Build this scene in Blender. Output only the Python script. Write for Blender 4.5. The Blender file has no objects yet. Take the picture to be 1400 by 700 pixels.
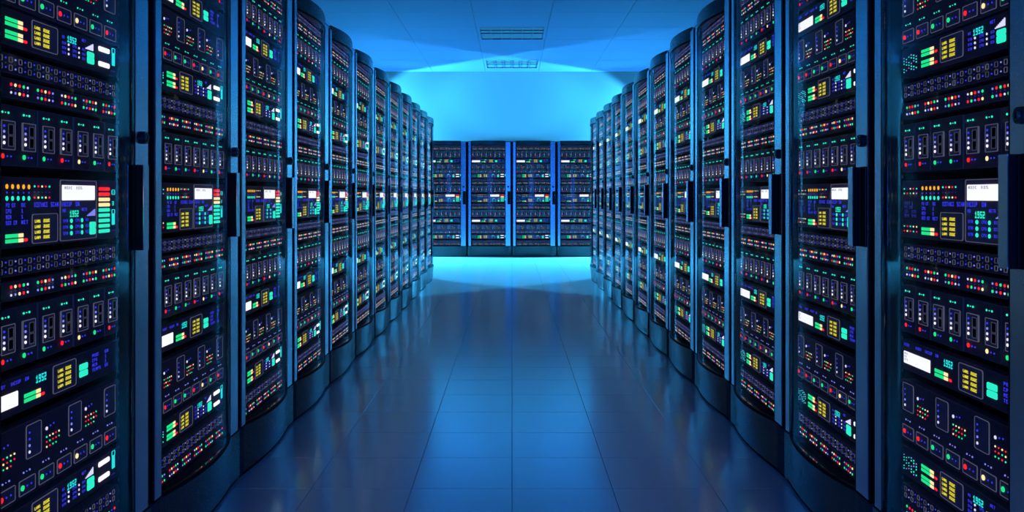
import bpy, math, random
from mathutils import Vector, Matrix
random.seed(4)
S = bpy.context.scene
COL = S.collection

# ------------------------------------------------------------------ camera
cd = bpy.data.cameras.new('camera'); cam = bpy.data.objects.new('camera', cd); COL.objects.link(cam)
EYE = 1.0856
cam.location = (0, 0, EYE); cam.rotation_euler = (math.pi/2, 0, 0)
cd.sensor_width = 36; cd.lens = 1165*36/1400; cd.shift_y = -82/1400; cd.clip_start = .05
S.camera = cam

# ------------------------------------------------------------------ world, lights, exposure
w = bpy.data.worlds.new('world'); S.world = w; w.use_nodes = True
w.node_tree.nodes['Background'].inputs[0].default_value = (.004, .02, .06, 1)
w.node_tree.nodes['Background'].inputs[1].default_value = 1.0
S.view_settings.view_transform = 'Standard'; S.view_settings.look = 'None'
S.view_settings.gamma = 1; S.view_settings.use_curve_mapping = False
S.view_settings.exposure = 0

def area(name, loc, direction, sx, sy, power, color):
    l = bpy.data.lights.new(name, 'AREA'); l.shape = 'RECTANGLE'; l.size = sx; l.size_y = sy
    l.energy = power; l.color = color
    o = bpy.data.objects.new(name, l); COL.objects.link(o); o.location = loc
    o.rotation_euler = Vector(direction).to_track_quat('-Z', 'Y').to_euler()
    return o
CY = (.045, .49, 1.0)
BL = (.012, .17, 1.0)
def flood(name, x, z, n, power, color, size=178.5):
    """wide flood lamp in the cross aisle; n is the way it faces"""
    l = bpy.data.lights.new(name, 'SPOT'); l.spot_size = math.radians(size); l.spot_blend = .02
    l.energy = power; l.color = color; l.shadow_soft_size = .07
    o = bpy.data.objects.new(name, l); COL.objects.link(o); o.location = (x, 9.85 - n[2]*z + abs(x), z)
    o.rotation_euler = Vector(n).to_track_quat('-Z', 'Y').to_euler()
# two flood lamps standing in the cross aisle, one beyond each row's end
flood('cross_aisle_lamp', -3.15, 1.94, (1, 1, -1.241), 3500, CY)
flood('cross_aisle_lamp', 3.1, 1.94, (-1, 1, -1.33), 3500, CY)
for sx in (-1, 1):   # added unseen fill spots that brighten the middle and ends of the back wall
  for tx, size, power, soft in ((-.15, 27, 3600, .7), (2.8, 45, 520, 1)):
    l = bpy.data.lights.new('added_wall_fill', 'SPOT'); l.spot_size = math.radians(size); l.spot_blend = soft; l.energy = power; l.color = CY; l.shadow_soft_size = .15
    o = bpy.data.objects.new('added_wall_fill', l); COL.objects.link(o); o.location = (sx*4.1, 14.5, 3.0)
    o.rotation_euler = (Vector((sx*tx, 16.3, 2.98))-o.location).to_track_quat('-Z', 'Y').to_euler()
# added unseen blue fill behind the viewer, stands in for ambient light
area('added_ambient_fill', (0, -2.4, 1.3), (0, 1, .75), 3.6, 1.8, 215, BL)

# ------------------------------------------------------------------ materials
def mat(name, base=(.5,.5,.5), rough=.5, metal=0.0, spec=.5, noise=None, bump=0, scale=200):
    m = bpy.data.materials.new(name); m.use_nodes = True
    nt = m.node_tree; b = nt.nodes['Principled BSDF']
    b.inputs['Base Color'].default_value = (*base, 1); b.inputs['Roughness'].default_value = rough
    b.inputs['Metallic'].default_value = metal; b.inputs['Specular IOR Level'].default_value = spec
    if noise or bump:
        tc = nt.nodes.new('ShaderNodeTexCoord'); n = nt.nodes.new('ShaderNodeTexNoise')
        n.inputs['Scale'].default_value = scale; n.inputs['Detail'].default_value = 2
        nt.links.new(tc.outputs['Object'], n.inputs['Vector'])
        if noise:
            r = nt.nodes.new('ShaderNodeMapRange')
            r.inputs['To Min'].default_value = max(0, rough-noise); r.inputs['To Max'].default_value = rough+noise
            nt.links.new(n.outputs['Fac'], r.inputs['Value']); nt.links.new(r.outputs['Result'], b.inputs['Roughness'])
        if bump:
            bp = nt.nodes.new('ShaderNodeBump'); bp.inputs['Strength'].default_value = bump
            bp.inputs['Distance'].default_value = .002
            nt.links.new(n.outputs['Fac'], bp.inputs['Height']); nt.links.new(bp.outputs['Normal'], b.inputs['Normal'])
    return m
def emit(name, color, strength=1.0):
    m = bpy.data.materials.new(name); m.use_nodes = True; nt = m.node_tree
    nt.nodes.remove(nt.nodes['Principled BSDF'])
    e = nt.nodes.new('ShaderNodeEmission'); e.inputs[0].default_value = (*color, 1); e.inputs[1].default_value = strength
    nt.links.new(e.outputs[0], nt.nodes['Material Output'].inputs[0])
    m.cycles.emission_sampling = 'NONE'
    return m
M = {}
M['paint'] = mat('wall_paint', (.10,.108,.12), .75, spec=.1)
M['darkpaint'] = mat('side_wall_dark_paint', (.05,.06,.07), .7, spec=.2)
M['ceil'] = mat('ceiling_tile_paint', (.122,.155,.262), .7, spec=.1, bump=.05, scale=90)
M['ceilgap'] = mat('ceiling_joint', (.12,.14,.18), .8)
def floor_mat():
    m = bpy.data.materials.new('floor_tile_vinyl'); m.use_nodes = True; nt = m.node_tree; L = nt.links.new
    nt.nodes.remove(nt.nodes['Principled BSDF'])
    d = nt.nodes.new('ShaderNodeBsdfDiffuse'); gl = nt.nodes.new('ShaderNodeBsdfGlossy'); gl.inputs[0].default_value = (.85,.9,.95,1)
    tc = nt.nodes.new('ShaderNodeTexCoord'); n = nt.nodes.new('ShaderNodeTexNoise'); n.inputs['Scale'].default_value = 300
    L(tc.outputs['Object'], n.inputs['Vector'])
    cr = nt.nodes.new('ShaderNodeMix'); cr.data_type = 'RGBA'
    cr.inputs[6].default_value = (.52,.58,.58,1); cr.inputs[7].default_value = (.62,.69,.68,1)
    L(n.outputs['Fac'], cr.inputs[0]); L(cr.outputs[2], d.inputs[0])
    r = nt.nodes.new('ShaderNodeMapRange'); r.inputs['To Min'].default_value = .13; r.inputs['To Max'].default_value = .22
    L(n.outputs['Fac'], r.inputs['Value']); L(r.outputs['Result'], gl.inputs['Roughness'])
    f = nt.nodes.new('ShaderNodeFresnel'); f.inputs[0].default_value = 1.5
    k = nt.nodes.new('ShaderNodeMapRange'); k.inputs['To Min'].default_value = .40; k.inputs['To Max'].default_value = .48
    L(f.outputs[0], k.inputs['Value'])
    mx = nt.nodes.new('ShaderNodeMixShader'); L(k.outputs['Result'], mx.inputs[0]); L(d.outputs[0], mx.inputs[1]); L(gl.outputs[0], mx.inputs[2])
    L(mx.outputs[0], nt.nodes['Material Output'].inputs[0]); return m
M['tile'] = floor_mat()
M['tilegap'] = mat('floor_joint', (.03,.035,.04), .5)
M['steel'] = mat('door_stile_steel', (.53,.63,.72), .25, metal=1.0, noise=.05, bump=.07, scale=420)
def brush(m, aniso):          # vertical brushing: the highlight spreads sideways
    nt = m.node_tree; b = nt.nodes['Principled BSDF']; b.inputs['Anisotropic'].default_value = aniso; b.inputs['Anisotropic Rotation'].default_value = .25
    ge = nt.nodes.new('ShaderNodeNewGeometry'); vm = nt.nodes.new('ShaderNodeVectorMath'); vm.operation = 'CROSS_PRODUCT'
    vm.inputs[1].default_value = (0, 0, 1); nt.links.new(ge.outputs['Normal'], vm.inputs[0]); nt.links.new(vm.outputs[0], b.inputs['Tangent'])
brush(M['steel'], .35)
M['black'] = mat('black_powder_coat', (.006,.006,.007), .6, spec=.08)
M['blackgloss'] = mat('black_gloss', (.01,.012,.014), .3, spec=.3)
M['skirt'] = mat('dark_blue_grey_panel', (.022,.028,.034), .26, spec=.6, metal=0, noise=.05, scale=300)
M['shelf'] = mat('glossy_ledge', (.02,.02,.024), .08, spec=.8)
M['face'] = mat('server_face', (.14,.07,.09), .6, spec=.12)
M['facelip'] = mat('server_face_lip', (.26,.15,.16), .45, spec=.3)
M['panel'] = mat('server_inset_panel', (.24,.13,.18), .5, spec=.2)
M['vent'] = mat('vent_metal', (.085,.115,.13), .5, metal=.3)
M['ventdark'] = mat('vent_well', (.012,.01,.01), .8)
M['white'] = emit('lamp_white', (.95,.95,1), 1.4)
M['screen'] = emit('screen_white', (.97,.96,1), 1.2)
M['screentext'] = emit('screen_grey_text', (.45,.45,.55), .8)
M['pale'] = emit('lamp_pale', (.7,.7,1), 1.2)
M['cream'] = emit('lamp_cream', (1,.80,.38), 1.25)
M['yellow'] = emit('lettering_yellow', (1,.88,.04), 1.15)
M['orange'] = emit('lamp_orange', (1,.42,.03), 1.2)
M['red'] = emit('lamp_red', (1,.02,.035), 1.15)
M['green'] = emit('lamp_green', (.015,.85,.28), 1.05)
M['teal'] = emit('lamp_teal', (.03,1,.66), 1.0)
M['cyan'] = emit('lamp_cyan', (.02,.9,.88), 1.0)
M['blue'] = emit('lamp_blue', (.045,.05,.95), 0.9)
M['dblue'] = emit('lamp_deep_blue', (.035,.035,.40), .6)
M['lblue'] = emit('lamp_light_blue', (.25,.28,1), 1.0)
M['line'] = emit('outline_added_glow', (.20,.21,.34), .40)  # added glow keeps the pale frame outlines bright; they are no lamps
M['dline'] = emit('dim_outline_added_glow', (.14,.15,.27), .34)  # weaker added glow for the dimmer frame outlines

def glass_mat():
    m = bpy.data.materials.new('door_glass'); m.use_nodes = True; nt = m.node_tree
    nt.nodes.remove(nt.nodes['Principled BSDF'])
    t = nt.nodes.new('ShaderNodeBsdfTransparent'); t.inputs[0].default_value = (.86,.9,.93,1)
    g = nt.nodes.new('ShaderNodeBsdfGlossy'); g.inputs['Roughness'].default_value = .06; g.inputs[0].default_value = (.9,.95,1,1)
    f = nt.nodes.new('ShaderNodeFresnel'); f.inputs[0].default_value = 1.5
    mm = nt.nodes.new('ShaderNodeMath'); mm.operation = 'MULTIPLY'; mm.inputs[1].default_value = .38; nt.links.new(f.outputs[0], mm.inputs[0])
    mx = nt.nodes.new('ShaderNodeMixShader')
    nt.links.new(mm.outputs[0], mx.inputs[0]); nt.links.new(t.outputs[0], mx.inputs[1]); nt.links.new(g.outputs[0], mx.inputs[2])
    nt.links.new(mx.outputs[0], nt.nodes['Material Output'].inputs[0])
    return m
M['glass'] = glass_mat()

# ------------------------------------------------------------------ mesh builder
FONT = {'L':'100100100100111','A':'010101111101101','N':'101111111111101','1':'010110010010111','2':'111001111100111',
 '3':'111001111001111','4':'101101111001001','U':'101101101101111','E':'111100110100111','9':'111101111001111',
 '5':'111100111001111','B':'110101110101110','S':'111100111001111','Y':'101101010010010','O':'111101101101111',
 'K':'101110100110101','C':'111100100100111','P':'111101111100100','D':'110101101101110','I':'111010010010111',
 'T':'111010010010010','R':'111101110101101','0':'111101101101111','M':'101111111101101','X':'101101010101101'}
class MB:
    def __init__(s): s.v=[]; s.f=[]; s.m=[]; s.mats=[]; s.smooth=[]
    def mi(s, k):
        if k not in s.mats: s.mats.append(k)
        return s.mats.index(k)
    def add(s, vs, fs, k, smooth=False):
        o = len(s.v); s.v += vs; i = s.mi(k)
        for f in fs: s.f.append(tuple(o+a for a in f)); s.m.append(i); s.smooth.append(smooth)
    def box(s, x0,y0,z0,x1,y1,z1, k):
        s.add([(x0,y0,z0),(x1,y0,z0),(x1,y1,z0),(x0,y1,z0),(x0,y0,z1),(x1,y0,z1),(x1,y1,z1),(x0,y1,z1)],
              [(0,3,2,1),(4,5,6,7),(0,1,5,4),(1,2,6,5),(2,3,7,6),(3,0,4,7)], k)
    def bbox(s, x0,y0,z0,x1,y1,z1, k, b=.003):   # box with bevelled front edges (front = -y)
        vs=[(x0+b,y0,z0+b),(x1-b,y0,z0+b),(x1-b,y0,z1-b),(x0+b,y0,z1-b),
            (x0,y0+b,z0),(x1,y0+b,z0),(x1,y0+b,z1),(x0,y0+b,z1),
            (x0,y1,z0),(x1,y1,z0),(x1,y1,z1),(x0,y1,z1)]
        fs=[(0,1,2,3)]
        for i in range(4):
            j=(i+1)%4; fs += [(4+i,4+j,j,i),(8+i,8+j,4+j,4+i)]
        fs.append((11,10,9,8)); s.add(vs,fs,k)
    def rr(s, x0,z0,x1,z1,r,n=3):                 # outline of a rounded rectangle, counter-clockwise from the front
        p=[]
        for cx,cz,a in ((x1-r,z0+r,-90),(x1-r,z1-r,0),(x0+r,z1-r,90),(x0+r,z0+r,180)):
            for i in range(n+1):
                t=math.radians(a+90*i/n); p.append((cx+r*math.cos(t), cz+r*math.sin(t)))
        return p
    def plate(s, x0,z0,x1,z1, r, y0, y1, k, n=3, kl=None, lip=.0012):  # rounded plate, front at y0, back at y1, with a lip that can have its own material
        p=s.rr(x0,z0,x1,z1,r,n); q=s.rr(x0+lip,z0+lip,x1-lip,z1-lip,max(r-lip,.0004),n); N=len(p)
        s.add([(a,y0,b) for a,b in q],[tuple(range(N))],k)
        s.add([(a,y0,b) for a,b in q]+[(a,y0+lip,b) for a,b in p]+[(a,y1,b) for a,b in p],
              [(i+N,(i+1)%N+N,(i+1)%N,i) for i in range(N)]+[(i+2*N,(i+1)%N+2*N,(i+1)%N+N,i+N) for i in range(N)], kl or k)
    def frame(s, x0,z0,x1,z1, r, t, y0, y1, k, n=3):
        p=s.rr(x0,z0,x1,z1,r,n); q=s.rr(x0+t,z0+t,x1-t,z1-t,max(r-t,.0004),n); N=len(p)
        s.add([(a,y0,b) for a,b in p]+[(a,y0,b) for a,b in q]+[(a,y1,b) for a,b in p]+[(a,y1,b) for a,b in q],
              [(i,(i+1)%N,(i+1)%N+N,i+N) for i in range(N)]+[(i+2*N,(i+1)%N+2*N,(i+1)%N,i) for i in range(N)]
              +[(i+N,(i+1)%N+N,(i+1)%N+3*N,i+3*N) for i in range(N)], k)
    def dot(s, x,z,r, k, y=-.0015, n=8, rx=None):
        rx = rx or r
        c=[(x+rx*math.cos(2*math.pi*i/n), y, z+r*math.sin(2*math.pi*i/n)) for i in range(n)]
        b=[(a,.0005,c_) for a,_,c_ in c]
        s.add(c+b,[tuple(range(n))]+[(i+n,(i+1)%n+n,(i+1)%n,i) for i in range(n)],k)
    def pad(s, x0,z0,x1,z1,k,y=-.0014,yb=.0005):
        s.add([(x0,y,z0),(x1,y,z0),(x1,y,z1),(x0,y,z1),(x0,yb,z0),(x1,yb,z0),(x1,yb,z1),(x0,yb,z1)],
              [(0,1,2,3),(4,5,1,0),(5,6,2,1),(6,7,3,2),(7,4,0,3)],k)
    def text(s, x, z, t, px, pz, k, y=-.0008, slant=0):    # x, z = lower left corner
        for ch in t:
            g = FONT.get(ch)
            if g:
                for r in range(5):
                    row = g[r*3:r*3+3]; c = 0
                    while c < 3:
                        if row[c]=='1':
                            e = c
                            while e<3 and row[e]=='1': e+=1
                            dx = slant*(4-r)*pz
                            s.add([(x+c*px+dx,y,z+(4-r)*pz),(x+e*px+dx,y,z+(4-r)*pz),(x+e*px+dx,y,z+(5-r)*pz),(x+c*px+dx,y,z+(5-r)*pz)],[(0,1,2,3)],k)
                            c = e
                        else: c+=1
            x += 4*px
        return x
    def prism(s, prof, z0, z1, k, smooth=False, cap=True):   # closed outline in x,y extruded in z
        N=len(prof)
        s.add([(a,b,z0) for a,b in prof]+[(a,b,z1) for a,b in prof],[(i,(i+1)%N,(i+1)%N+N,i+N) for i in range(N)],k,smooth)
        if cap: s.add([(a,b,z0) for a,b in prof]+[(a,b,z1) for a,b in prof],[tuple(range(N-1,-1,-1)),tuple(range(N,2*N))],k)
    def merge(s, o):
        off=len(s.v); s.v+=o.v
        for f,mi,sm in zip(o.f,o.m,o.smooth):
            s.f.append(tuple(off+a for a in f)); s.m.append(s.mi(o.mats[mi])); s.smooth.append(sm)
    def moved(s, dx=0,dy=0,dz=0):
        n=MB(); n.v=[(a+dx,b+dy,c+dz) for a,b,c in s.v]; n.f=s.f; n.m=s.m; n.mats=s.mats; n.smooth=s.smooth; return n
    def mesh(s, name):
        me=bpy.data.meshes.new(name); me.from_pydata(s.v,[],s.f)
        for k in s.mats: me.materials.append(M[k])
        me.polygons.foreach_set('material_index', s.m); me.polygons.foreach_set('use_smooth', s.smooth)
        me.update(); return me
def link(name, me, parent=None, loc=(0,0,0)):
    o=bpy.data.objects.new(name, me); COL.objects.link(o); o.location=loc
    if parent: o.parent=parent
    return o
def empty(name, loc=(0,0,0), rz=0):
    o=bpy.data.objects.new(name,None); COL.objects.link(o); o.location=loc; o.rotation_euler=(0,0,rz); o.empty_display_size=.1; return o
def tag(o, label, cat, group=None):
    o['label']=label; o['category']=cat
    if group: o['group']=group
    return o
def struct(name, mb, parent=None):
    o=link(name, mb.mesh(name), parent)
    if not parent: o['kind']='structure'
    return o

# ------------------------------------------------------------------ room shell
YB, YF, XW, HC = -3.0, 16.3, 4.6, 3.465
mb=MB(); mb.box(-XW-.1,YF,0,XW+.1,YF+.12,HC+.1,'paint'); struct('wall_back', mb)
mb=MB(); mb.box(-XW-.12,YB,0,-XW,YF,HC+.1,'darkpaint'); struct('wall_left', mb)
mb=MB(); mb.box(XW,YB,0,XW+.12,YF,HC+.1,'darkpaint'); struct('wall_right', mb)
mb=MB(); mb.box(-XW-.1,YB-.12,0,XW+.1,YB,HC+.1,'darkpaint'); struct('wall_front', mb)
# floor: slab with the tiles on it
mb=MB(); mb.box(-XW,YB,-.12,XW,YF,-.004,'tilegap'); floor=struct('floor', mb)
TP=.3725; g=.0009
def tile_mb(w,d,g=g):
    m=MB(); b=.0008
    m.add([(g,g,-.004),(w-g,g,-.004),(w-g,d-g,-.004),(g,d-g,-.004),(g,g,-b),(w-g,g,-b),(w-g,d-g,-b),(g,d-g,-b),
           (g+b,g+b,0),(w-g-b,g+b,0),(w-g-b,d-g-b,0),(g+b,d-g-b,0)],
          [(0,1,5,4),(1,2,6,5),(2,3,7,6),(3,0,4,7),(4,5,9,8),(5,6,10,9),(6,7,11,10),(7,4,8,11),(8,9,10,11)],'tile')
    return m
Y0=3.162-6*TP
tm=tile_mb(TP,TP).mesh('floor_tile')
for j in range(0,38):
    for i in range(-3,3):
        link('floor_tile', tm, floor, (i*TP, Y0+j*TP, 0))
rest=MB(); t0=tile_mb(TP,TP)
for j in range(-11,41):
    for i in range(-12,12):
        if -3<=i<3 and 0<=j<38: continue
        y=Y0+j*TP
        if y<YB or y+TP>YF: continue
        rest.merge(t0.moved(i*TP,y,0))
o=link('outer_floor_tiles', rest.mesh('outer_floor_tiles'), floor); o['kind']='stuff'
# ceiling: slab, tiles below it, two vents
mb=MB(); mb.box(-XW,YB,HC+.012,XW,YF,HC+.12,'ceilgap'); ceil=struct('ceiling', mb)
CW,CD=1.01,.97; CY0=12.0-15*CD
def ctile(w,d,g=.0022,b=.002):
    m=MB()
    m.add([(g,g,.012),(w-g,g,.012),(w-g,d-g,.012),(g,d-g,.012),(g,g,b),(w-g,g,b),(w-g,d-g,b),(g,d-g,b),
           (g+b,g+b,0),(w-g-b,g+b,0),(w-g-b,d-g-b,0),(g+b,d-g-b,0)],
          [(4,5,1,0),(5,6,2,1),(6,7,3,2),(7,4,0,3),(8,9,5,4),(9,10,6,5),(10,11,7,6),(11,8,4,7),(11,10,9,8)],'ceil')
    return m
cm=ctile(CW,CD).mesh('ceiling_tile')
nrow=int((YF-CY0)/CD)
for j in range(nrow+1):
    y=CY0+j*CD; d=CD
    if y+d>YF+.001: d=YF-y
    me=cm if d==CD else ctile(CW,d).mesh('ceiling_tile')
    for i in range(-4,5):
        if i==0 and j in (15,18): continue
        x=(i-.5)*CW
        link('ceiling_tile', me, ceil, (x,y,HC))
def vent(y, label):
    t=empty('ceiling_vent',(0,y,HC)); tag(t,label,'vent','square ceiling vents above the aisle')
    X=CW/2-.004; D=CD-.008
    x=.455; y0=.035; y1=D-.025
    m=MB()      # frame plate with an opening
    for a in ((-X,.004,X,y0),(-X,y1,X,D),(-X,y0,-x,y1),(x,y0,X,y1)): m.box(a[0],a[1],0,a[2],a[3],.012,'ceil')
    link('frame', m.mesh('vent_frame'), t)
    m=MB(); m.box(-x,y0,.16,x,y1,.17,'ventdark'); m.box(-x-.004,y0,.0,-x,y1,.16,'ventdark'); m.box(x,y0,.0,x+.004,y1,.16,'ventdark')
    m.box(-x,y0-.004,.0,x,y0,.16,'ventdark'); m.box(-x,y1,.0,x,y1+.004,.16,'ventdark')
    link('well', m.mesh('vent_well'), t)
    m=MB(); m.box(-.006,y0,-.002,.006,y1,.02,'vent'); me=m.mesh('vent_divider')
    for i in range(1,6): link('divider', me, t, (-x+2*x*i/6,0,0))
    m=MB()
    m.add([(-x,0,0),(x,0,0),(x,.004,.017),(-x,.004,.017),(-x,.003,-.001),(x,.003,-.001),(x,.007,.017),(-x,.007,.017)],
          [(0,3,2,1),(4,5,6,7),(0,1,5,4),(3,7,6,2),(0,4,7,3),(1,2,6,5)],'vent')
    me=m.mesh('vent_slat')
    for i in range(3): link('slat', me, t, (0,y0+.012+.225*i,0))
    return t
vent(CY0+15*CD,'dark louvred ceiling vent over the aisle, the one nearer the camera')
vent(CY0+18*CD,'dark louvred ceiling vent over the aisle, the one close to the back wall')

# ------------------------------------------------------------------ server kinds, as dictionaries of parts
SW=.64; C=.977
def X(s): return s*C
R=random.Random(11)
def chassis(h, face=True):
    m=MB(); m.plate(0,0,SW,h,.006,0,.03,'face',3,'facelip',.0011)
    m.box(.012,.03,.003,SW-.012,.62,h-.003,'black'); return m
def blank(): return MB()
def leds(m, x0, z0, nx, nz, dx, dz, r, cols, jit=0):
    for j in range(nz):
        for i in range(nx):
            m.dot(x0+i*dx+(dx*.5*(j%2) if jit else 0), z0-j*dz, r, cols[(j*nx+i)%len(cols)], n=6)
def bars(m, x0, x1, zt, h, last=True):       # two rows of level bars, green to cream to red
    n=7; w=(x1-x0)/n
    for r in range(2):
        z=zt-r*h*1.2
        for i in range(n):
            m.pad(x0+i*w  , z-h*.9, x0+(i+.86)*w, z, 'green' if i<5 else 'cream')
    z=zt-h*1.2
    m.plate(x1+.002,z-h*.85,x1+.017,z-.0005,.003,-.0015,.0005,'red',2)
def lanpanel(x0,x1,z0,z1, tx=None, wx=None):
    p=MB(); p.plate(x0,z0,x1,z1,.006,-.001,.001,'panel',3); p.frame(x0,z0,x1,z1,.006,.0014,-.0022,0,'line',3)
    l=MB(); h=z1-z0; tx=tx or x0+.010; wx=wx or tx+.036
    for i in range(4):
        z=z1-h*(.17+.185*i)-.0085
        l.text(tx,z,'LAN%d'%(i+1),.00155,.0014,'yellow',y=-.002)
        l.text(wx,z,'2UUE',.00175,.0015,'yellow',y=-.002)
    return p,l
def words(m, x,z,t,px=.0017,pz=.0014,k='blue'): return m.text(x,z,t,px,pz,k)
K={}
# --- P: strip of square ports
h=.0425; a=chassis(h); po=MB(); st=MB()
for i in range(17):
    x=X(.024+.0374*i)
    for z in (.030,.0125):
        po.frame(x-.0062,z-.0062,x+.0062,z+.0062,.002,.0010,-.0016,0,'line' if (i+int(z*100))%3 else 'dline',2)
        po.pad(x-.0032,z-.0035,x+.0032,z+.0035,'black',-.0004)
        if i<16: st.dot(x+X(.0187), z+(.002 if z>.02 else -.001), .0021, 'blue' if (i*7+int(z*1000))%3 else 'lblue', n=6)
    if i<16: st.dot(x+X(.0187), .021, .0011, 'dblue', n=6)
K['port_panel']=(h,{'face_plate':a,'port_sockets':(po,'stuff'),'status_lights':(st,'stuff')})
# --- L: strip of light groups
h=.0425; a=chassis(h); st=MB()
pat=[['green','red','red','green','lblue','pale','lblue','cream','red','green'],
     ['red','cream','red','green','pale','pale','lblue','cream','red','pale'],
     ['green','red','cream','red','lblue','lblue','green','red','pale','lblue'],
     ['pale','cream','red','lblue','green','red','green','lblue','red','cream'],
     ['lblue','red','green','red','cream','green','lblue','red','pale','green'],
     ['green','red','teal','blue','red','red','lblue','cream','red','green']]
for gI in range(6):
    cx=X(.064+.1065*gI)
    for i in range(5):
        for r,z in ((0,.030),(1,.0125)):
            k=pat[gI][r*5+i]; big=k in('red','cream','green')
            st.dot(cx+(i-2)*.0158,z,.0037 if big else .0027,k,n=8)
        st.dot(cx+(i-2)*.0158,.0212,.0016,'dblue',n=6)
K['light_panel']=(h,{'face_plate':a,'status_lights':(st,'stuff')})
# --- B: eight blade modules
h=.131
bl=[]
cols=['red','red','green','green','red','cream','green','red']
for i in range(8):
    b=MB(); dy=[0,.0,.002,0,.003,0,.001,.0][i]
    b.plate(.0008,0,.0792,h,.003,dy,.4,'face',2,'facelip',.0012)
    p=MB(); x0,x1,z0,z1=.0185,.069,h*.262,h*.742
    p.plate(x0,z0,x1,z1,.002,-.001,.001,'panel',2); p.frame(x0,z0,x1,z1,.002,.0014,-.002,.002,'line',2)
    for zc in (.70,.30):
        zz=z0+(z1-z0)*zc; p.frame(.043,zz-.0118,.063,zz+.0118,.001,.0014,-.002,0,'dline',1); p.pad(.045,zz-.0098,.061,zz+.0098,'black',-.0012)
    l=MB()
    for q,k in enumerate(('blue','lblue','pale','white')):
        l.dot(.0275,z1-(z1-z0)*(.2+.19*q),.0026+.0003*q,k,-.0028,8)
    for xx,rr in ((.023,.0026),(.034,.0013),(.045,.0026)): l.dot(xx,h*.87,rr,'teal',n=8)
    l.dot(.0245,h*.155,.0056,cols[i],n=10,rx=.0052); l.dot(.041,h*.155,.0021,'blue',n=6); l.dot(.054,h*.155,.0021,'blue',n=6)
    bl.append((b,p,l,i*.08))
ra=MB(); ra.box(0,.40,0,SW,.62,h,'black')
K['blade_chassis']=(h,{'rear_housing':ra,'BLADES':bl})
# --- D: status panel with level bars, LAN panel, 1952, pills
def keyblock(st, zt, zs, dotk, x0=.352):
    for r in range(3):
        z=zt-zs*r
        words(st,X(x0),z-.003,'SYN',.0016,.0013); st.dot(X(x0+.031),z,.0030,dotk,n=8)
        words(st,X(x0+.051),z-.003,'CPU',.0016,.0013); st.dot(X(x0+.082),z,.0028,dotk,n=8,rx=.0024)
        words(st,X(x0+.098),z-.003,'RXD',.0014,.0013)
def signal(m,x0,x1,z0,z1,k='pale'):
    n=7; w=(x1-x0)/n
    for i in range(n): m.pad(x0+i*w,z0,x0+(i+.62)*w,z0+(z1-z0)*(i+1)/n,k)
def clock(m,x0,x1,z0,z1,k='cyan'):
    px=(x1-x0)/15.5; pz=(z1-z0)/5
    m.text(x0,z0,'1952',px,pz,k,y=-.0012,slant=.0)
h=.080; a=chassis(h)
sg=MB()
for r in range(6):
    for i in range(6):
        if (r*5+i*3)%4==3: continue
        sg.dot(X(.014+.0145*i),h*(.68-.095*r)+(.003 if i%2 else 0),.0016+.0005*(i>2),'teal' if (r+i)%3 else 'lblue',n=6)
lm=MB(); bars(lm,X(.116),X(.184),h*.75,.0085); bars(lm,X(.116),X(.184),h*.40,.0085)
p,l=lanpanel(X(.2187),X(.3305),h*.13,h*.92)
ck=MB(); clock(ck,X(.376),X(.421),h*.63,h*.83)
st=MB(); words(st,X(.352),h*.70,'MO',.0016,.0014); words(st,X(.448),h*.80,'NET',.0018,.0015); keyblock(st,h*.56,.0115,'pale')
sb=MB(); signal(sb,X(.468),X(.51),h*.62,h*.84)
bt=MB(); bt.plate(X(.476),h*.18,X(.511),h*.40,.004,-.003,.001,'teal',2); bt.plate(X(.476),h*.385,X(.511),h*.56,.004,-.003,.001,'teal',2)
pl=MB(); pl.plate(X(.537),h*.70,X(.597),h*.86,.0035,-.003,.001,'white',2)
pl2=MB(); pl2.plate(X(.537),h*.21,X(.597),h*.37,.0035,-.003,.001,'white',2)
pg=MB(); pg.frame(X(.613),h*.78,X(.631),h*.95,.001,.0012,-.0016,0,'cyan',1); pg.pad(X(.614),h*.36,X(.630),h*.78,'cyan')
for i in range(3): st.dot(X(.611+.008*i),h*.17,.0016,'dblue',n=6)
K['status_server']=(h,{'face_plate':a,'signal_lights':(sg,'stuff'),'level_meter':lm,'label_panel':p,'yellow_lettering':(l,'stuff'),
  'clock_readout':ck,'small_lettering':(st,'stuff'),'signal_bars':sb,'teal_button':bt,'white_bar':pl,'white_bar.':pl2,'progress_bar':pg})
# --- S: screen server
h=.082; a=chassis(h)
st=MB(); x=words(st,X(.014),h*.80,'DISK',.0021,.0016); x=words(st,X(.083),h*.80,'BUSY',.0021,.0016); words(st,X(.137),h*.80,'BACKUP',.0016,.0016); words(st,X(.192),h*.80,'ON',.0021,.0016)
sc=MB(); sc.plate(X(.0136),h*.22,X(.1637),h*.62,.001,-.002,.001,'screen',1); 
for i,t in enumerate(('NO1','R2','SYS')): sc.text(X(.02),h*(.52-.1*i),t,.0018,.0011,'screentext',y=-.0024)
ck=MB(); clock(ck,X(.236),X(.281),h*.62,h*.84)
lm=MB(); bars(lm,X(.189),X(.257),h*.44,.0092)
p,l=lanpanel(X(.3094),X(.4183),h*.10,h*.92,X(.331),X(.366))
bt=MB(); bt.plate(X(.436),h*.26,X(.477),h*.45,.003,-.003,.001,'teal',2); bt.plate(X(.436),h*.47,X(.477),h*.66,.003,-.003,.001,'teal',2)
for r,(t,u) in enumerate((('PROC','ON'),('CPU','1'),('MEM','1'),('TEMPS','OK'))):
    z=h*(.73-.15*r); words(st,X(.502),z,t,.0024,.0017); words(st,X(.572),z,u,.0028,.0017)
K['screen_server']=(h,{'face_plate':a,'display_screen':sc,'small_lettering':(st,'stuff'),'clock_readout':ck,'level_meter':lm,'label_panel':p,
  'yellow_lettering':(l,'stuff'),'teal_button':bt})
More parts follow.
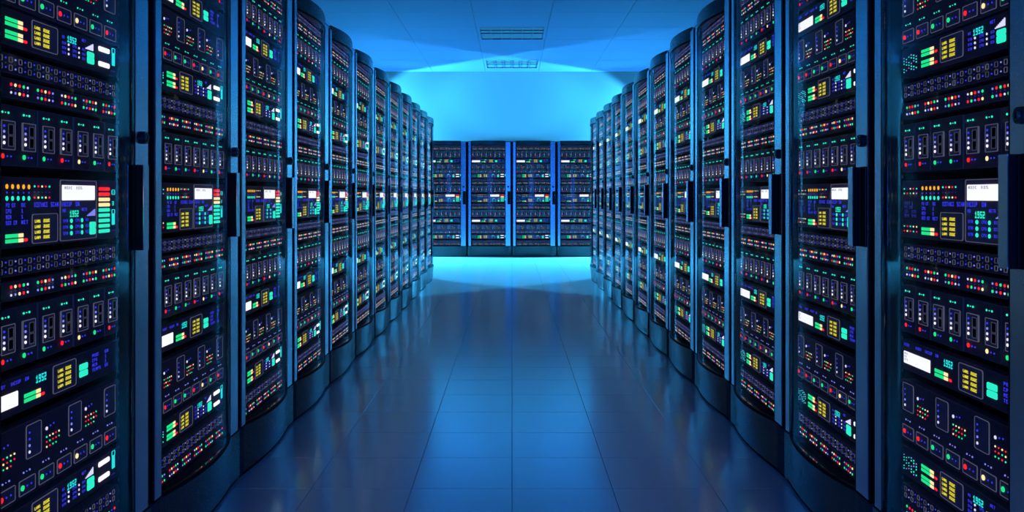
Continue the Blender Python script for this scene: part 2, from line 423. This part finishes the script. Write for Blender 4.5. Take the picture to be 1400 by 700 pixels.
# --- G: grid server with eight framed lamps
def grid(upper):
    h=.166; a=chassis(h); st=MB(); P=[]
    sk='teal' if upper else 'lblue'
    for s in (0,2.34,4.67,7):
        x0=.008+.08*s*C; m=MB(); z0,z1=h-.084,h-.008
        m.plate(x0,z0,x0+.062,z1,.006,-.001,.001,'panel',3); m.frame(x0,z0,x0+.062,z1,.006,.0013,-.002,0,'line',3)
        for q,k in enumerate(('blue','blue','lblue','pale')): m.dot(x0+.013,z1-.018-.0145*q,.0025+.0003*q,k,-.0024,8)
        P.append(m)
    L=[]
    lc=['red','red','green','green','red','cream','green','red']
    for i in range(8):
        x0=.007+.0785*i; m=MB(); m.plate(x0,.008,x0+.064,.042,.003,-.001,.001,'panel',2); m.frame(x0,.008,x0+.064,.042,.003,.0013,-.002,0,'line',2)
        m.dot(x0+.012,.0245,.0062,lc[i],-.003,10); m.dot(x0+.031,.0245,.0023,'blue',-.002,6); m.dot(x0+.047,.0245,.0023,'blue',-.002,6); L.append(m)
        st.dot(x0+.018,.057,.0022,sk,n=6); st.dot(x0+.030,.057,.0011,sk,n=6); st.dot(x0+.042,.057,.0022,sk,n=6)
    cc=['green','red','teal','cream','cream','red','cream','red','green','red','red','green','cream','red','green']
    for s in (0,2.34,4.67):
        x0=.008+.08*s*C+.081
        st.dot(x0+.004,h-.036,.0042,'pale',n=8); st.dot(x0+.020,h-.033,.0021,'blue',n=6); st.dot(x0+.034,h-.031,.0021,'blue',n=6)
        for r in range(3):
            for i in range(5):
                if r==2 and i>3: continue
                st.dot(x0+.004+.0135*i,h-.056-.0115*r,.0020 if (r+i)%2 else .0023,cc[(r*5+i+int(s))%15],n=6)
    d={'face_plate':a,'status_lights':(st,'stuff')}
    for i,m in enumerate(P): d['module_panel'+'.'*i]=m
    for i,m in enumerate(L): d['framed_lamp'+'.'*i]=m
    return h,d
K['grid_upper']=grid(True); K['grid_lower']=grid(False)
# --- BIG: tall server
h=.155; a=chassis(h); sl=MB(); st=MB()
zf=lambda f: h*(1-f)
cs=['teal','dblue','cream','red','teal','teal','red','green','cream','lblue']
leds(sl,X(.0153),zf(.14),5,2,X(.0183),h*.08,.0023,cs)
leds(sl,X(.0153),zf(.80),5,2,X(.0183),h*.085,.0023,['teal','red','teal','cream','cream','red','cream','red','teal','red'])
for i in range(5):
    x=X(.122+.0214*i); sl.dot(x,zf(.135),.0052,'orange',n=8,rx=.0044); sl.dot(x,zf(.30),.0052,'teal',n=8,rx=.0046); sl.dot(x,zf(.22),.0022,'blue',n=6,rx=.0014)
leds(sl,X(.2309),zf(.125),5,1,X(.0158),.01,.0026,['teal','red','cream','red','teal'])
leds(sl,X(.2309),zf(.29),5,1,X(.0158),.01,.0026,['red','cream','teal','cream','red'])
for i in range(5): sl.dot(X(.2309+.0158*i),zf(.21),.0012,'dblue',n=6)
for r,(t,u) in enumerate((('RACK','1'),('POWER','2'),('IO','DISK'),('CPU','SYNC'))):
    words(st,X(.018),zf(.415+.075*r),t,.0022,.0017,'dblue'); words(st,X(.060),zf(.415+.075*r),u,.0018,.0017,'dblue')
for r,(t,u) in enumerate((('POWER','OK'),('CPU','1'),('MEM','1'),('SERVER','NET'))):
    words(st,X(.118),zf(.425+.082*r),t,.0018,.0018); words(st,X(.177),zf(.425+.082*r),u,.0024,.0018)
words(st,X(.229),zf(.43),'DISTANCE',.0018,.0022); words(st,X(.300),zf(.43),'SCAN',.0023,.0022)
lm=MB(); bars(lm,X(.117),X(.186),zf(.80),.0092)
p,l=lanpanel(X(.2194),X(.3305),zf(.985)+.003,zf(.53))
fp=MB(); fp.plate(X(.3412),h*.03,X(.5238),h*.985,.006,-.001,.001,'panel',3); fp.frame(X(.3412),h*.03,X(.5238),h*.985,.006,.0015,-.0025,0,'line',3)
sc=MB(); sc.plate(X(.3502),zf(.335),X(.5136),zf(.095),.001,-.003,.001,'screen',1)
sc.text(X(.358),zf(.16),'NODE',.0024,.0014,'screentext',y=-.0035); sc.text(X(.415),zf(.16),'BOS',.0026,.0014,'screentext',y=-.0035)
s2=MB(); s2.text(X(.348),zf(.43),'BACKUP',.0020,.0022,'blue',y=-.002); s2.text(X(.415),zf(.43),'ON',.0026,.0022,'blue',y=-.002)
s2.text(X(.352),zf(.52),'MO',.002,.0016,'blue',y=-.002); s2.text(X(.445),zf(.51),'NETS',.0018,.0016,'blue',y=-.002)
for r in range(3):
    z=zf(.66+.098*r)
    for q,(xx,t) in enumerate(((.355,'SYN'),(.414,'CPU'),(.466,'RX'))): s2.text(X(xx),z-.003,t,.0019,.0015,'blue',y=-.002)
    s2.dot(X(.394),z,.0052,'teal',-.003,8); s2.dot(X(.447),z,.0052,'teal',-.003,8,rx=.0042)
ck=MB(); px=X(.0437)/15.5; ck.text(X(.386),zf(.60),'1952',px,.0032,'teal',y=-.0025)
sb=MB(); n=7; 
for i in range(n): sb.pad(X(.474)+i*.006,zf(.595),X(.474)+i*.006+.0047,zf(.595)+.017*(i+1)/n,'lblue',-.0025)
bt=MB(); bt.plate(X(.487),zf(.905),X(.517),zf(.79),.004,-.004,.001,'teal',2); bt.plate(X(.487),zf(.80),X(.517),zf(.695),.004,-.004,.001,'teal',2)
lv=MB()
for i,k in enumerate(('red','red','cream','cream','teal','teal','teal','teal','teal')):
    z=zf(.145+.09*i); lv.plate(X(.5387),z-.0048,X(.598),z+.0045,.002,-.003,.001,k,2)
pg=MB(); pg.frame(X(.612),zf(.20)-.007,X(.631),zf(.20)+.007,.005,.0014,-.0016,0,'cyan',3); pg.text(X(.620),zf(.20)-.003,'1',.0014,.0012,'cyan')
pg.text(X(.614),zf(.43),'3',.0036,.0022,'cyan'); pg.frame(X(.613),zf(.58),X(.630),zf(.50),.001,.0013,-.0016,0,'cyan',1); pg.pad(X(.6135),zf(.77),X(.6295),zf(.58),'cyan')
for i in range(3): st.dot(X(.611+.008*i),h*.13,.0016,'dblue',n=6)
K['tall_server']=(h,{'face_plate':a,'status_lights':(sl,'stuff'),'small_lettering':(st,'stuff'),'level_meter':lm,'label_panel':p,'yellow_lettering':(l,'stuff'),
  'control_panel':fp,'display_screen':sc,'control_lettering':(s2,'stuff'),'clock_readout':ck,'signal_bars':sb,'teal_button':bt,'level_pill_column':lv,'progress_bar':pg})

# meshes of the kinds: split into parts (near) and in one piece (far)
NEAR={}; FAR={}; SC=1.0
def sc_mb(m): m.v=[(a*SC,b,c*SC) for a,b,c in m.v]; return m
PARTLABEL={'white_bar':'white lit bar','teal_button':'teal lit button','level_pill_column':'column of red, cream and teal level bars',
 'clock_readout':'cyan readout of the digits 1952','yellow_lettering':'yellow lit lettering','display_screen':'white lit screen',
 'rear_housing':None,'level_meter':'green to red level meter','signal_bars':'rising pale signal bars','progress_bar':'cyan progress bar'}
for k,(h,d) in K.items():
    al=MB(); parts=[]
    for n,v in d.items():
        if n=='BLADES':
            for b,p,l,dx in v:
                for q in (b,p,l): al.merge(sc_mb(q).moved(dx*SC))
                parts.append(('blade', b.mesh('blade'), None, dx*SC, [('port_box',p.mesh('port_box'),None),('status_lights',l.mesh('blade_lights'),'stuff')]))
            continue
        kind=None
        if isinstance(v,tuple): v,kind=v
        al.merge(sc_mb(v)); nm=n.rstrip('.')
        parts.append((nm, v.mesh(nm), kind, 0, []))
    NEAR[k]=parts; FAR[k]=al.mesh(k)
KINDNAME={'grid_upper':'lamp_server','grid_lower':'lamp_server'}
GROUP={'port_panel':'slim port panels in the racks','light_panel':'slim panels of coloured lights in the racks','blade_chassis':'blade units in the racks',
 'status_server':'status servers with 1952 readout','screen_server':'servers with a white screen at left','lamp_server':'servers with eight framed lamps',
 'tall_server':'tall servers with white screen'}
LOOK={'port_panel':'slim panel of small square ports','light_panel':'slim panel of coloured lights','blade_chassis':'row of eight blade modules',
 'status_server':'panel with cyan 1952 and two white bars','screen_server':'panel with white screen at left','lamp_server':'panel with eight framed lamps below',
 'tall_server':'tall panel with white screen and level bar'}
LAYOUT=[('port_panel',1.9555,'topmost'),('light_panel',1.911,'topmost'),('blade_chassis',1.772,'topmost'),('screen_server',1.673,'upper one'),
 ('grid_upper',1.498,'upper one'),('status_server',1.411,'upper one'),('port_panel',1.3505,'second from top'),('light_panel',1.2975,'second from top'),
 ('blade_chassis',1.151,'middle one'),('tall_server',.972,''),('port_panel',.911,'third from top'),('light_panel',.858,'third from top'),
 ('blade_chassis',.711,'lowest'),('screen_server',.608,'lower one'),('grid_lower',.414,'lower one'),('status_server',.317,'lower one'),
 ('port_panel',.2505,'lowest'),('light_panel',.2045,'lowest')]

# ------------------------------------------------------------------ cabinet
PW=.8; BULGE=.042
def bulge(x, xa=.065, xb=.686, b=BULGE):
    t=(2*x-xa-xb)/(xb-xa); return -b*(1-min(1,abs(t))**2.0)
def curve(xa,xb,n=28,off=0):
    out=[]
    for i in range(n+1):
        t=-math.cos(math.pi*i/n); x=(xa+xb)/2+(xb-xa)/2*t
        out.append((x, bulge(x,xa,xb)+off))
    return out
side=MB(); side.box(.002,.03,.01,.0195,.9,2.05,'black')
side_me=side.mesh('side_panel')
m=MB(); m.box(.0195,.882,.01,.7805,.9,2.05,'black'); back_me=m.mesh('back_panel')
m=MB(); m.box(0,.005,2.05,.8,.9,2.062,'skirt'); top_me=m.mesh('top_panel')
m=MB(); m.bbox(.020,-.001,.192,.065,.006,2.05,'steel',.0025); m.box(.0200,.006,.192,.0222,.0305,2.05,'black'); hs_me=m.mesh('hinge_stile')
m=MB(); m.bbox(.686,-.001,.192,.772,.006,2.05,'steel',.0025); m.box(.7698,.006,.192,.7720,.0305,2.05,'black'); ls_me=m.mesh('latch_stile')
m=MB() # lock: dark dial with rim and key slot
n=16
def disc(m,cx,cz,r0,r1,y0,y1,k,cap=True):
    a=[(cx+r0*math.cos(2*math.pi*i/n),y0,cz+r0*math.sin(2*math.pi*i/n)) for i in range(n)]
    b=[(cx+r1*math.cos(2*math.pi*i/n),y1,cz+r1*math.sin(2*math.pi*i/n)) for i in range(n)]
    m.add(a+b,[(i+n,(i+1)%n+n,(i+1)%n,i) for i in range(n)]+([tuple(range(n))] if cap else []),k)
disc(m,.733,1.2505,.0175,.019,-.012,-.0,'blackgloss'); disc(m,.733,1.2505,.010,.0115,-.016,-.012,'skirt'); m.pad(.7305,1.243,.7355,1.258,'black',-.0165,-.015)
lock_me=m.mesh('lock')
m=MB(); m.box(.6862,-.0225,.935,.7195,-.001,1.172,'black'); m.box(.6862,-.0245,.935,.7195,-.0225,1.172,'steel')
hd_me=m.mesh('handle')
m=MB(); m.box(.7195,-.0022,.935,.7705,-.0008,1.172,'black'); m.box(.7225,-.006,.938,.7255,-.0018,1.169,'blackgloss'); m.box(.765,-.004,.938,.768,-.0018,1.169,'blackgloss')
pk_me=m.mesh('handle_recess')
# curved glass
def sheet(z0,z1,off,k,xa=.066,xb=.685):
    m=MB(); c=curve(xa,xb,28,off); N=len(c)
    m.add([(a,b,z0) for a,b in c]+[(a,b,z1) for a,b in c],[(i,i+1,i+1+N,i+N) for i in range(N-1)],k,True); return m
glass_me=sheet(.197,1.992,.0,'glass').mesh('door_glass')
# dark rim of the glass door
m=MB(); c=curve(.066,.685,28,0)
for z0,z1 in ((.187,.199),(1.990,1.9985)):
    ci=curve(.066,.685,28,.008); prof=[(a,b-.0016) for a,b in c]+[(a,b) for a,b in reversed(ci)]; m.prism(prof,z0,z1,'black',True)
m.box(.0652,-.0005,.197,.0672,.006,1.992,'black'); m.box(.6838,-.0015,.197,.6857,.006,1.992,'black')
rim_me=m.mesh('door_rim')
# skirt (kick panel) and its ledge
def outline(flat, off=0, back=.06, x0=.008, x1=.792):
    c=curve(.066,.685,28,off); return [(x0,flat)]+c+[(x1,flat),(x1,back),(x0,back)]
def outline2(bl, flat=-.001, back=.06):
    out=[(.008,flat)]
    for i in range(29):
        t=-math.cos(math.pi*i/28); x=.3755+.3095*t; out.append((x,bulge(x,.066,.685,bl)))
    return out+[(.792,flat),(.792,back),(.008,back)]
top=outline2(BULGE); bot=outline2(.022); N=len(top)
m=MB(); m.add([(a,b,.012) for a,b in bot]+[(a,b,.187) for a,b in top],[(i,(i+1)%N,(i+1)%N+N,i+N) for i in range(N)],'skirt',True)
m.prism(outline2(.018,.006),.0,.012,'black',True,False)
m.add([(a,b,.187) for a,b in top],[tuple(range(N))],'shelf')
skirt_me=m.mesh('kick_panel')
m=MB(); m.box(.0195,.06,.01,.7805,.88,.19,'black'); base_me=m.mesh('base_box')
# cap
c=curve(.066,.685,28,-.001); prof=c+[(.686,.03),(.065,.03)]
m=MB(); m.prism(prof,1.9985,2.062,'skirt',True,True)
c2=curve(.066,.685,28,.003); prof2=c2+[(.686,.03),(.065,.03)]
m.prism(prof2,2.062,2.074,'skirt',True,True); cap_me=m.mesh('top_cap')
RAILS={}
def rails(xs, ys):            # black mounting rails that carry the servers, from the side panels in to the servers
    k=(xs,ys)
    if k not in RAILS:
        out=[]
        for x0,x1,hx in ((.0195,xs-.0008,xs-.014),(xs+.6408,.7805,xs+.647)):
            r=MB(); r.box(x0,ys+.006,.19,x1,ys+.06,2.05,'black')
            for i in range(60): r.pad(hx,.205+.03*i,hx+.007,.214+.03*i,'facelip',ys+.0055,ys+.007)
            out.append(r.mesh('mounting_rail'))
        RAILS[k]=out
    return RAILS[k]

ORD=['first','second','third','fourth','fifth','sixth','seventh','eighth','ninth','tenth','eleventh','twelfth']
def cabinet(loc, rz, near, where, label, grp, xs=.07, ys=.018):
    t=empty('server_cabinet', loc, rz); tag(t,label,'cabinet',grp)
    link('side_panel',side_me,t); link('side_panel',side_me,t,(.7785,0,0))
    link('back_panel',back_me,t); link('top_panel',top_me,t); link('base_box',base_me,t)
    link('hinge_stile',hs_me,t); ls=link('latch_stile',ls_me,t)
    link('lock',lock_me,ls); link('handle',hd_me,ls); link('handle_recess',pk_me,ls)
    g=link('door_glass',glass_me,t); g['label']='clear curved glass door pane'; link('door_rim',rim_me,g)
    link('kick_panel',skirt_me,t); link('top_cap',cap_me,t)
    for me in rails(xs,ys): link('mounting_rail',me,t)
    Rm=Matrix.Rotation(rz,4,'Z')
    for kind,z,pos in LAYOUT:
        p=Vector(loc)+Rm@Vector((xs,ys,EYE+(z-EYE)*SC)); nm=KINDNAME.get(kind,kind)
        lab='black '+LOOK[nm]+', '+(pos+', ' if pos else '')+where
        if near:
            s=empty(nm,p,rz)
            for pn,me,kd,dx,subs in NEAR[kind]:
                o=link(pn,me,s,(dx,0,0))
                if kd: o['kind']=kd
                if PARTLABEL.get(pn): o['label']=PARTLABEL[pn]
                for sn,sm,sk in subs:
                    q=link(sn,sm,o)
                    if sk: q['kind']=sk
        else:
            s=link(nm,FAR[kind],None,p); s.rotation_euler=(0,0,rz)
        tag(s,lab,'panel' if 'panel' in nm else 'server',GROUP[nm])
W=1.045; SEAM=2.475
for k in range(-1,11):
    o=ORD[k+1]; z0=SEAM+PW*k
    cabinet((-W,z0,0),math.pi/2,k<=3,f'{o} left-row cabinet from camera',f'tall dark server cabinet with curved glass door, {o} in the left row from camera','server cabinets of the left row',.035,.04 if k<0 else .018)
    cabinet((W,z0+PW,0),-math.pi/2,k<=3,f'{o} right-row cabinet from camera',f'tall dark server cabinet with curved glass door, {o} in the right row from camera','server cabinets of the right row',.105,.04 if k<0 else .018)
for i in range(4):
    w_=['leftmost','second from left','third from left','rightmost'][i]
    cabinet((-1.6+.8*i,15.24,0),0,False,['leftmost','second','third','rightmost'][i]+(' end-wall cabinet' if i in(0,3) else ' end-wall cabinet from left'),f'server cabinet facing the camera at the end of the aisle, {w_}','server cabinets across the end of the aisle')
